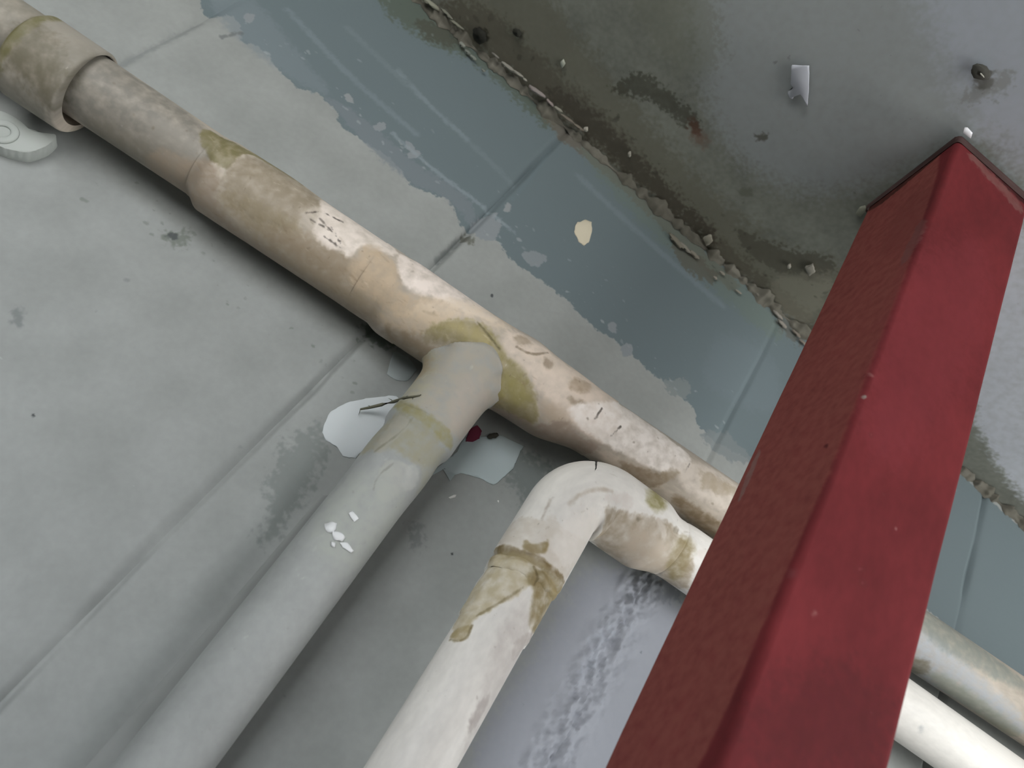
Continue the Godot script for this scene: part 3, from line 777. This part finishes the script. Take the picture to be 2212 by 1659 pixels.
const MAIN := [
	["poly", "807c74", 1, 5, 1.2, 0, [-285.2,17.9,-255.1,17.9,-213.8,14.7,-188.6,-4.1,-188.6,-30.9,-253.7,-45.8,-281,-26.1]],
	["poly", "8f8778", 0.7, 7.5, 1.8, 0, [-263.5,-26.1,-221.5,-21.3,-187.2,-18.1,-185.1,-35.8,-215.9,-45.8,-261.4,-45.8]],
	["poly", "8f8a81", 0.8, 6.25, 1.2, 0, [-230.6,-5.7,-207.5,-.4,-190.7,-8.9,-202.6,-17.5,-225.7,-18.1]],
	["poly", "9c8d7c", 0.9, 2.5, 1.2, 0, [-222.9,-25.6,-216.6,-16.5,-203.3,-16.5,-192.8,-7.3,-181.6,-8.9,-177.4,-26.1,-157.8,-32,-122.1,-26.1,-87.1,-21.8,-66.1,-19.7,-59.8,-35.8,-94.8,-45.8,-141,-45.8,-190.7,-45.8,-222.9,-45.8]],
	["poly", "a0927c", 0.8, 8.75, 1.8, 0, [-179.5,-15.9,-153.6,-13.8,-118.6,-12.2,-82.9,-10,-62.6,-14.8,-68.9,-34.2,-120,-35.8,-164.8,-29.9]],
	["poly", "77704f", 1, 0.875, 0.6, 0.4, [-208.9,6.1,-200.5,12.5,-182.3,13.1,-166.9,28.4,-152.2,18.4,-134,18.4,-143.8,18.4,-161.3,14.7,-179.5,13.6,-180.9,.2,-179.5,-7.3,-192.8,-7.3,-201.9,-3.6]],
	["poly", "928775", 1, 2.5, 1.2, 0.6, [-180.9,.2,-178.1,10.9,-162.7,17.9,-146.6,17.9,-134.7,18.4,-126.3,7.7,-135.4,-2,-129.8,-13.2,-150.1,-20.2,-176.7,-18.1]],
	["poly", "96896f", 0.6, 3.75, 1.8, 0, [-175.3,-13.2,-155,-12.2,-128.4,-6.8,-127,-17.5,-148,-24.5,-176,-21.8]],
	["poly", "9a8b77", 0.9, 5, 1.8, 0, [-148.7,-22.4,-127.7,-12.2,-103.2,-7.9,-71,.7,-59.8,-10,-87.1,-21.8,-122.1,-26.1]],
	["poly", "e4d9cf", 1, 1.25, 0.9, 0.3, [-134,17.9,-118.6,18.4,-95.5,18.4,-79.4,18.4,-76.6,4.5,-96.9,1.3,-95.5,-9.5,-103.2,-9.5,-113,-11.6,-123.5,-9.5,-126.3,2.3]],
	["poly", "bba890", 1, 2.5, 1.2, 0.3, [-94.8,-8.9,-95.5,4.5,-76.6,4.5,-64,-6.8,-57.7,-8.9,-29,7.7,-27.6,-5.7,-52.8,-19.7,-75.2,-20.2,-94.1,-20.2]],
	["poly", "e9ddd4", 1, 1.25, 0.72, 0.3, [-75.9,5,-75.2,18.4,-45.1,18.4,-18.5,18.4,-.3,13.1,-14.3,3.4,-38.1,.2,-59.1,-6.8,-67.5,-3.6]],
	["poly", "d8c8b4", 0.9, 5, 1.8, 0, [-39.5,2.9,-11.5,18.4,9.5,17.4,-.3,2.9,-16.4,1.8,-36.7,-10.6,-56.3,-19.1]],
	["poly", "c9b69c", 0.8, 3.75, 1.8, 0, [-66.1,-19.7,-39.5,-6.8,-19.2,-3.6,-27.6,-13.8,-45.8,-25,-62.6,-30.4]],
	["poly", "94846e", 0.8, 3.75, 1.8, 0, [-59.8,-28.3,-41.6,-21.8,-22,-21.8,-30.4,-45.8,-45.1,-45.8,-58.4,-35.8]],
	["poly", "8d845c", 0.95, 1.875, 1.2, 0.7, [-40.9,-20.2,-32.5,-8.4,-16.4,1.8,-2.4,1.3,8.8,-5.7,22.1,-6.3,37.5,-13.2,50.8,-27.7,41,-35.8,17.9,-29.3,2.5,-19.1,-11.5,-10,-25.5,-17]],
	["poly", "a89c72", 0.8, 1.875, 0.9, 0.3, [-31.1,-10,-20.6,-2.5,-7.3,-2,-1,-6.8,-15.7,-8.4,-26.2,-11.6]],
	["poly", "9a925f", 0.7, 3.75, 1.2, 0.2, [6.7,-16.5,22.1,-10.6,36.8,-16.5,31.2,-26.7,13.7,-25]],
	["poly", "857a5c", 0.7, 2.5, 0.9, 0.1, [11.6,-26.7,29.8,-24.5,45.9,-23.4,53.6,-34.7,38.9,-35.8,20.7,-35.8]],
	["poly", "ab9f80", 0.75, 1.875, 0.72, 0.3, [-5.2,-12.2,-1.7,-7.9,10.9,-11.6,15.1,-20.8,7.4,-20.8]],
	["stroke", "c9bd9c", 0.8, 0.5, 0.24, 0.3, [-1.7,-10.6,3.2,-13.2,8.8,-17]],
	["poly", "8b8164", 0.7, 2.5, 0.9, 0.1, [-36,-15.9,-22,-8.9,-16.4,-11.6,-26.2,-20.2,-38.1,-24.5]],
	["stroke", "b7ab8c", 0.6, 0.6, 0.24, 0.2, [-23.4,-3,-16.4,1.3,-5.9,1.8]],
	["stroke", "4f492f", 0.8, 0.5, 0.18, 0, [-15.7,.7,-3.8,-2.5,4.6,-5.2]],
	["poly", "d9cabb", 1, 2.5, 1.2, 0, [-.3,13.1,30.5,13.1,70.4,18.4,90,18.4,90.7,-15.9,87.9,-21.8,53.6,-15.9,40.3,-12.2,21.4,-5.7,3.9,-4.1]],
	["poly", "a29380", 0.9, 1.5, 0.9, -0.2, [6.7,6.6,15.1,13.1,21.4,8.2,12.3,1.8]],
	["poly", "8a7a68", 0.9, 1.25, 0.6, -0.2, [29.1,6.1,37.5,6.6,36.1,.2,31.9,.7]],
	["poly", "a5937e", 0.9, 1.5, 0.9, -0.2, [51.5,5.5,66.9,14.7,65.5,2.3,51.5,-2.5]],
	["poly", "93836f", 0.9, 1.25, 0.9, -0.2, [52.2,-5.2,64.1,-3,73.2,-3,71.1,-7.3,59.2,-8.9]],
	["poly", "b7a692", 0.8, 2.5, 1.2, 0, [40.3,-14.8,52.2,-10.6,68.3,-18.1,63.4,-24.5,48,-21.8]],
	["stroke", "7a6b58", 0.8, 0.6, 0.24, 0, [12.3,1.3,23.5,1.8,31.2,10.4]],
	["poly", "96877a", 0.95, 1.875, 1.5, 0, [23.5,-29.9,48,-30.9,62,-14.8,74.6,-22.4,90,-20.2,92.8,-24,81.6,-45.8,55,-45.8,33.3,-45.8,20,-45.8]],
	["poly", "ebe4dd", 1, 1.5, 0.9, 0.2, [56.4,-11.6,64.8,-4.1,76,2.9,90,18.4,129.2,12.5,147.4,8.8,143.2,-9.5,122.2,-15.9,92.1,-18.6,75.3,-18.6]],
	["poly", "c2b5a6", 0.9, 2.5, 1.2, 0, [88.6,-23.4,122.2,-15.9,139,-19.1,133.4,-30.9,96.3,-29.3]],
	["poly", "80715d", 0.9, 1.875, 1.2, 0, [101.9,-21.3,118,-19.1,137.6,-12.7,136.9,-21.3,130.6,-27.2,113.8,-28.3]],
	["poly", "d6ccc0", 0.9, 2.5, 1.2, 0, [133.4,-5.2,155.1,10.9,185.9,14.1,190.8,-10.6,170.5,-12.7,150.2,-15.4]],
	["poly", "8f8069", 0.9, 1.875, 1.2, 0, [130.6,-17.5,134.8,-7.9,141.8,-6.8,138.3,-18.1]],
	["poly", "a89a84", 0.8, 2.5, 1.8, 0, [151.6,3.4,173.3,7.2,185.2,8.2,172.6,-4.7,156.5,-7.9]],
	["poly", "76664f", 0.9, 2.5, 1.2, 0, [141.1,-21.8,160.7,-19.1,183.1,-19.7,198.5,-20.2,197.1,-35.8,164.9,-33.6]],
	["poly", "a9adb2", 1, 3.75, 1.2, 0, [293,3.4,449.8,-16.3,449.8,-31.8,327.3,-45.8]],
	["poly", "7f8680", 0.8, 3.125, 1.2, 0, [300.7,4.5,350.4,18.4,395.9,16.3,433,7.2,431.6,-.9,383.3,-6.8,344.1,-8.4]],
	["poly", "7a7464", 0.9, 2.5, 1.2, 0, [344.1,-26.7,351.8,-18.6,363.7,-24.5,365.8,-45.8,357.4,-45.8]],
	["poly", "8d917f", 0.7, 3.75, 1.2, 0, [359.5,-22.4,398.7,-20.8,449.8,-25.6,449.8,-42,408.5,-35.8,372.8,-35.8]],
	["poly", "8b867b", 1, 2, 1, 0, [-450,-70,-272.5,-70,-272.5,70,-450,70]],
	["poly", "a29c92", 0.8, 5, 2, 0, [-312,4,-275,2,-274,30,-312,32]],
	["poly", "66604f", 0.75, 5, 3, 0, [-312,-20,-290,-22,-274,-30,-274,-6,-295,2,-312,4]],
	["poly", "68643f", 0.8, 1.6, 1, 0, [-312,-30,-304.5,-30,-303.5,30,-312,30]],
	["poly", "4f5048", 0.8, 1.5, 1, 0, [-286,24,-281,22,-279,28,-285,30]],
	["stroke", "4d4640", 0.85, 0.35, 0.48, -0.2, [-124.2,-.4,-106.7,-4.7]],
	["stroke", "4d4640", 0.85, 0.35, 0.48, -0.2, [-124.9,-4.1,-113,-2.5]],
	["stroke", "4d4640", 0.85, 0.35, 0.48, -0.2, [-124.2,4.5,-113,6.6]],
	["stroke", "4d4640", 0.85, 0.35, 0.48, -0.2, [-115.8,-.9,-106,-5.7]],
	["stroke", "4d4640", 0.85, 0.35, 0.48, -0.2, [-127.7,-4.1,-119.3,-3]],
	["stroke", "4d4640", 0.85, 0.35, 0.48, -0.2, [-131.9,-2.5,-124.9,5.5]],
	["stroke", "4d4640", 0.85, 0.35, 0.48, -0.2, [-115.8,-7.3,-103.2,-7.9]],
	["stroke", "4d4640", 0.85, 0.35, 0.48, -0.2, [77.4,-.4,76.7,-8.9]],
	["stroke", "4d4640", 0.85, 0.35, 0.48, -0.2, [144.6,2.3,143.9,-5.2]],
	["stroke", "4d4640", 0.85, 0.35, 0.48, -0.2, [93.5,-3.6,91.4,-12.2]],
]
const GREY := [
	["poly", "a39d91", 1, 3.75, 1.2, 0, [278.3,23.7,267.1,-27.7,239.1,-27.7,209,-27.7,204.8,20.2,226.5,28.6,258.7,38.6]],
	["poly", "a8a590", 0.8, 5, 1.8, 0, [242.6,38.6,262.2,28.1,225.1,11.9,202.7,12.4,206.9,28.1]],
	["poly", "9a8a70", 0.8, 2.5, 1.2, 0, [237,38.6,248.9,28.6,235.6,15.3,225.8,27.6,225.8,38.6]],
	["poly", "a8a096", 0.8, 3.75, 1.2, 0, [241.9,4.6,248.2,-18.9,237,-27.3,217.4,-27.3,208.3,-6.7]],
	["poly", "8b855f", 0.9, 1.5, 0.9, 0.3, [211.1,27.1,207.6,10,207.6,-.8,208.3,-13.1,204.1,-21.9,199.2,-9.6,200.6,5.5,201.3,21.7]],
	["poly", "94917f", 1, 1.875, 1.2, 0.2, [201.3,21.7,201.3,6.5,199.9,-10.6,200.6,-18.4,186.6,-17,178.2,-3.8,178.9,9,169.1,23.2,171.2,38.6]],
	["poly", "a29f94", 0.9, 0.875, 0.6, 0.3, [199.2,20.7,199.2,8,193.6,7.5,185.2,10.4,173.3,10,171.2,16.3,185.9,18.3]],
	["poly", "9a9a8c", 0.8, 2.5, 1.2, 0, [197.8,-9.6,202,-21.4,186.6,-27.3,169.1,-27.3,178.9,-11.6]],
	["poly", "9da09e", 1, 0.875, 0.6, 0.3, [171.2,20.7,174.7,7.5,167,6.5,145.3,5.5,120.1,7,107.5,15.3,118,23.7,142.5,20.7]],
	["poly", "a5a6a0", 1, 0.875, 0.6, 0.2, [174,6,177.5,-4.7,174.7,-11.1,157.9,-10.1,151.6,-4.7,154.4,2.1,164.2,6]],
	["poly", "abada9", 0.9, 0.875, 0.6, 0.2, [174.7,-3.3,180.3,-5.7,179.6,-13.1,169.8,-17.5,164.2,-10.1]],
	["poly", "a2a69f", 0.8, 6.25, 1.8, 0, [136.2,22.7,167,12.9,163.5,-27.7,114.5,-22.4,107.5,9]],
	["stroke", "7d7a66", 0.7, 0.4, 0.24, 0, [209,22.2,206.2,13.4,207.6,3.1]],
	["stroke", "707060", 0.6, 0.5, 0.24, 0, [200.6,8.5,185.2,10.4,173.3,14.9]],
	["stroke", "7b7d74", 0.6, 0.4, 0.24, 0, [154.4,2.1,161.4,5.1,173.3,2.1]],
]
const WHITE := [
	["poly", "d8d0c4", 0.9, 1.25, 1.2, 0, [-45.8,33,-42.3,19.1,-42.3,10.6,-36,9.6,-35.3,5.1,-41.6,.7,-27.6,-23.2,-52.1,-21.7,-60.5,-18.7,-64.7,5.1,-63.3,33]],
	["poly", "efeae3", 0.9, 3.75, 1.8, 0, [-45.1,4.1,-13.6,-8.3,-3.1,-23.7,-47.2,-23.7,-58.4,-5.8]],
	["poly", "847352", 1, 0.875, 0.48, 0.6, [-61.9,33,-61.9,23,-62.6,11.1,-60.5,3.6,-60.5,-7.3,-57.7,-23.7,-63.3,-12.8,-65.4,1.7,-67.5,14.6,-68.9,33]],
	["poly", "9c8c68", 1, 0.875, 0.48, 0.6, [-64,12.1,-54.9,14.1,-57.7,8.6,-52.1,3.6,-49.3,4.1,-54.9,.7,-60.5,3.6]],
	["poly", "b0a280", 1, 1.5, 0.6, 0.3, [-67.5,33,-65.4,18.6,-63.3,5.6,-63.3,-5.8,-68.9,8.1,-74.5,28.5]],
	["poly", "c8bda0", 1, 1, 0.6, 0.4, [-72.4,33,-68.9,11.1,-66.8,.7,-74.5,-.8,-84.3,2.2,-92,6.6,-99.7,10.6,-106,15.1,-115.1,16.6,-117.9,28,-99.7,33]],
	["poly", "958662", 1, 1.5, 0.6, 0.5, [-66.8,3.2,-61.9,-8.8,-60.5,-23.7,-74.5,-33.7,-89.9,-33.7,-94.1,-12.8,-87.1,-8.3,-78.7,-3.8,-75.2,4.6]],
	["poly", "ac9c72", 0.9, 2.5, 0.9, 0.3, [-68.2,-3.8,-64.7,-13.3,-64,-29.2,-75.2,-22.2]],
	["stroke", "6f6244", 0.9, 0.6, 0.3, 0, [-67.5,2.7,-71,-1.8,-75.2,-2.3]],
	["stroke", "8f8262", 0.8, 0.6, 0.3, 0, [-105.3,15.6,-98.3,11.1,-88.5,5.6,-80.1,2.2]],
	["poly", "b0a17c", 1, 0.875, 0.42, 0.6, [-117.2,26.5,-113,20.1,-110.9,15.6,-117.2,13.1,-122.1,16.6,-121.4,23.5]],
	["stroke", "7e704e", 0.9, 0.6, 0.24, 0, [-121.4,23.5,-121.4,17.1,-117.9,13.6,-110.9,15.1]],
	["poly", "bdb4ae", 0.8, 1.25, 0.9, 0, [-104.6,-7.8,-91.3,-19.7,-99.7,-23.7,-115.8,-15.8]],
	["poly", "aea5a0", 0.9, 1.25, 0.9, 0, [-145.9,-8.3,-131.2,-11.8,-138.9,-16.2,-154.3,-15.3,-152.2,-10.3]],
	["poly", "c6bfba", 0.6, 3.75, 1.2, 0, [-101.1,3.6,-82.2,-6.8,-106.7,-23.7,-138.2,-23.7,-162,-23.7,-165.5,-16.7,-136.8,-7.3]],
	["poly", "b1a490", 1, 1.875, 1.2, 0, [-4.5,-8.3,14.4,-10.3,35.4,-2.8,53.6,2.7,73.9,-6.3,89.3,-33.2,63.4,-43.2,29.1,-43.2]],
	["poly", "c9bba9", 0.8, 3.75, 1.8, 0, [27,-10.3,50.8,-5.3,67.6,-17.2,59.9,-33.2,34.7,-27.7]],
	["poly", "e6dfd8", 1, 1.25, 0.9, 0.2, [-1.7,-6.3,13.7,-.3,22.8,.2,24.2,-6.3,12.3,-7.3]],
	["poly", "98905f", 0.9, 2.5, 0.9, 0.3, [26.3,5.6,39.6,28.6,47.3,28.6,43.1,3.6,36.8,1.2]],
	["poly", "94865f", 0.8, 3.125, 1.2, 0.3, [55.7,-2.3,69.7,4.1,73.9,-16.2,76.7,-33.2,64.1,-21.2]],
	["poly", "d9d0c4", 1, 0.875, 0.6, 0.3, [38.2,-.8,44.5,-.3,52.2,-7.3,48,-8.3]],
	["poly", "e8e2da", 1, 1.25, 0.6, 0.3, [73.2,-1.8,83.7,3.6,84.4,-5.8,78.1,-6.8]],
	["poly", "cfc2b2", 0.9, 1.25, 0.6, 0.3, [43.1,-31.7,44.5,-22.7,52.9,-24.2,50.8,-33.2]],
	["poly", "857a66", 0.9, 1, 0.48, 0, [51.5,1.2,58.5,3.6,55.7,-2.3]],
	["poly", "8a8170", 0.9, 1, 0.48, 0, [28.4,-6.8,31.2,-6.3,31.2,-8.3]],
	["stroke", "b8aa98", 0.6, 1, 0.3, 0, [-24.1,3.6,-3.1,-1.3,6.7,-1.8]],
	["stroke", "a89c8e", 0.6, 0.7, 0.3, 0, [-26.9,12.6,-33.2,12.1,-40.9,11.1]],
	["poly", "8d9296", 0.5, 1.875, 0.6, 0, [255.9,-11.8,260.1,-11.8,260.1,-16.7]],
]
const PATCHES := [
	["bare_plaster", "wall", "d2d8da", 0.5, [-25.2,229.4,-37.6,214.3,-45,203,-48.2,192.5,-45.8,184.5,-42.9,179.2,-37.4,176.4,-30.4,177.7,-24.9,176.1,-18.3,180.1,-18,194.1,-14.8,213.5,-15,228.3]],
	["bare_plaster", "wall", "b9c6c8", 0.5, [25.1,235.8,27.1,225,23.5,211.7,23.5,201.7,27,212,34.7,207.6,34.1,215.1,46,222.3,57.7,224.5,60.6,234.4,62,243.9,59.6,252.3,59.1,260.4,42.3,255.9]],
	["bare_plaster", "wall", "a9b2b3", 0.4, [-45.1,252.9,-36.6,256.9,-26.1,253.3,-26,241.9,-31.6,237.8,-38.5,237.3,-42.8,245.9]],
	["red_paint_patch", "wall", "6a2438", 0.9, [24.2,243.6,26.6,250.1,30.7,248.7,32.7,243.6,30.7,238.8,26.9,235.4]],
	["paint_chip", "wall", "d6cdb6", 0.5, [-9.9,451.9,-5.9,459.6,-1.5,462.2,4.6,452.5,7.6,442.7,6,437.4,.8,436.6,-6.9,442.1]],
	["paint_fleck", "wall", "d8d8d4", 0.3, [39.8,198.8,42.6,203.2,43,201.6,41.2,198.5]],
	["paint_fleck", "wall", "d8d8d4", 0.3, [65.6,217.9,66.3,219.2,67.2,217.3]],
	["paint_fleck", "ceil", "a8ac9e", 0.5, [-101.3,47.3,-100.5,49.9,-97.6,47.6,-97.7,43.6]],
	["paint_fleck", "ceil", "b0aca0", 0.5, [-56.4,13.8,-54.2,15.9,-52.5,13.1,-54.9,11.3]],
	["paint_fleck", "ceil", "a8a498", 0.5, [-15,24.3,-13.6,25.8,-11.5,22.1,-12.9,21.2]],
	["paint_fleck", "ceil", "8f9080", 0.9, [141.2,119.8,142.9,123.4,146.5,121.7,147.1,115.9,143.8,114.6]],
	["paint_fleck", "ceil", "9a9688", 0.8, [79,9,81.6,14.8,87.3,11.7,85.9,4.4]],
	["paint_fleck", "ceil", "99958a", 0.8, [152.6,52.8,154.7,58.9,161.6,54.8,160.3,48.9]],
	["paint_fleck", "ceil", "aaa69a", 0.6, [142.8,43,143.4,45,146.1,42.7,144.7,41]],
]
const DRIPS := [[125.7,10.9,128.5,9,129.2,6,126.4,4.6,123.6,5.5,122.9,8], [124.3,5.1,126.4,1.6,125.7,-1.3,123.6,-1.3,121.5,2.1], [122.2,-.8,124.3,-3.8,123.6,-9.1,121.5,-8.6,120.8,-3.3], [136.9,4.6,139,3.6,137.6,-.8,134.8,-.3,135.5,2.1], [120.1,2.6,120.8,.7,118.7,-.3,118,1.6]]
const TAPE := [34.5,163.8,43.1,171,53.4,159.9,61.3,150.3,54.9,153.3,49.7,153.4,50.8,146.8,47.4,146.8,44.7,149.2,46.3,153.4,42.5,154.3]
const SCRAP := [141.7,206.6,143,207.5,147.9,207.1,149.6,204.8,143.7,204.3]
const SCREW := [0.1205, 0.2350]
const LUMPS := [-0.1695, 0.0152, -0.1429, 0.0408]
const EAR := [-316.2, 195.4, -305.4, 203.6, -295.7, 207.1, -286.0, 205.6, -279.7, 211.1, -275.6, 215.7, -272.7, 207.1, -273.8, 194.9, -279.8, 189.4, -286.2, 186.2, -295.2, 182.6]
const EARHUB := [-293.0, 194.0]
const STRAND := [-0.0355, 0.2047, 0.0040, -0.0316, 0.2090, 0.0060, -0.0273, 0.2134, 0.0100, -0.0229, 0.2167, 0.0160, -0.0184, 0.2107, 0.0395, -0.0151, 0.2119, 0.0449, -0.0124, 0.2140, 0.0478]
const SLIVER := [3.2,22.5,4.6,22.5,5.3,20.6,3.2,15.1,1.8,11.6,-1,8.1]
const CRUMB := [0.0386, 0.2506]
const CRUMBS := [
	[-0.2179, 0.0020, 0.0081, 0.0088, 0.0022, "8b8b7c"],
	[-0.2018, 0.0020, 0.0110, 0.0068, 0.0014, "76766a"],
	[-0.1912, 0.0020, 0.0094, 0.0075, 0.0014, "7a7a6c"],
	[-0.1774, 0.0085, 0.0030, 0.0031, 0.0018, "8c8f86"],
	[-0.1697, 0.0110, 0.0030, 0.0031, 0.0014, "7d827a"],
	[-0.1632, 0.0117, 0.0030, 0.0034, 0.0014, "858a80"],
	[-0.1496, 0.0156, 0.0030, 0.0020, 0.0011, "7c8078"],
	[-0.1500, 0.0020, 0.0114, 0.0041, 0.0011, "77746c"],
	[-0.1359, 0.0020, 0.0111, 0.0075, 0.0018, "8f8c82"],
	[-0.1257, 0.0020, 0.0125, 0.0054, 0.0014, "8b887e"],
	[-0.1187, 0.0020, 0.0126, 0.0020, 0.0011, "9a978c"],
	[-0.1051, 0.0020, 0.0114, 0.0082, 0.0022, "8f8783"],
	[-0.0911, 0.0020, 0.0115, 0.0041, 0.0014, "978a86"],
	[-0.0823, 0.0020, 0.0120, 0.0041, 0.0014, "8f8d80"],
	[-0.0720, 0.0020, 0.0108, 0.0075, 0.0014, "7d756a"],
	[-0.0600, 0.0020, 0.0117, 0.0054, 0.0014, "777064"],
	[0.0624, 0.0193, 0.0030, 0.0088, 0.0025, "7f7b6e"],
	[0.0722, 0.0183, 0.0030, 0.0068, 0.0018, "88857a"],
	[0.0820, 0.0173, 0.0030, 0.0048, 0.0018, "8a8578"],
	[0.1075, 0.0222, 0.0030, 0.0021, 0.0013, "918c80"],
	[0.1105, 0.0120, 0.0030, 0.0027, 0.0014, "8a857a"],
	[0.1307, 0.0164, 0.0030, 0.0034, 0.0011, "8b877c"],
	[0.1485, 0.0034, 0.0030, 0.0041, 0.0014, "7b776e"],
	[0.1706, 0.0059, 0.0030, 0.0054, 0.0018, "8f8a82"],
	[0.1780, 0.0110, 0.0030, 0.0048, 0.0018, "958f86"],
	[0.1928, 0.0083, 0.0030, 0.0048, 0.0014, "7d746a"],
	[0.2020, 0.0114, 0.0030, 0.0041, 0.0014, "80786e"],
]
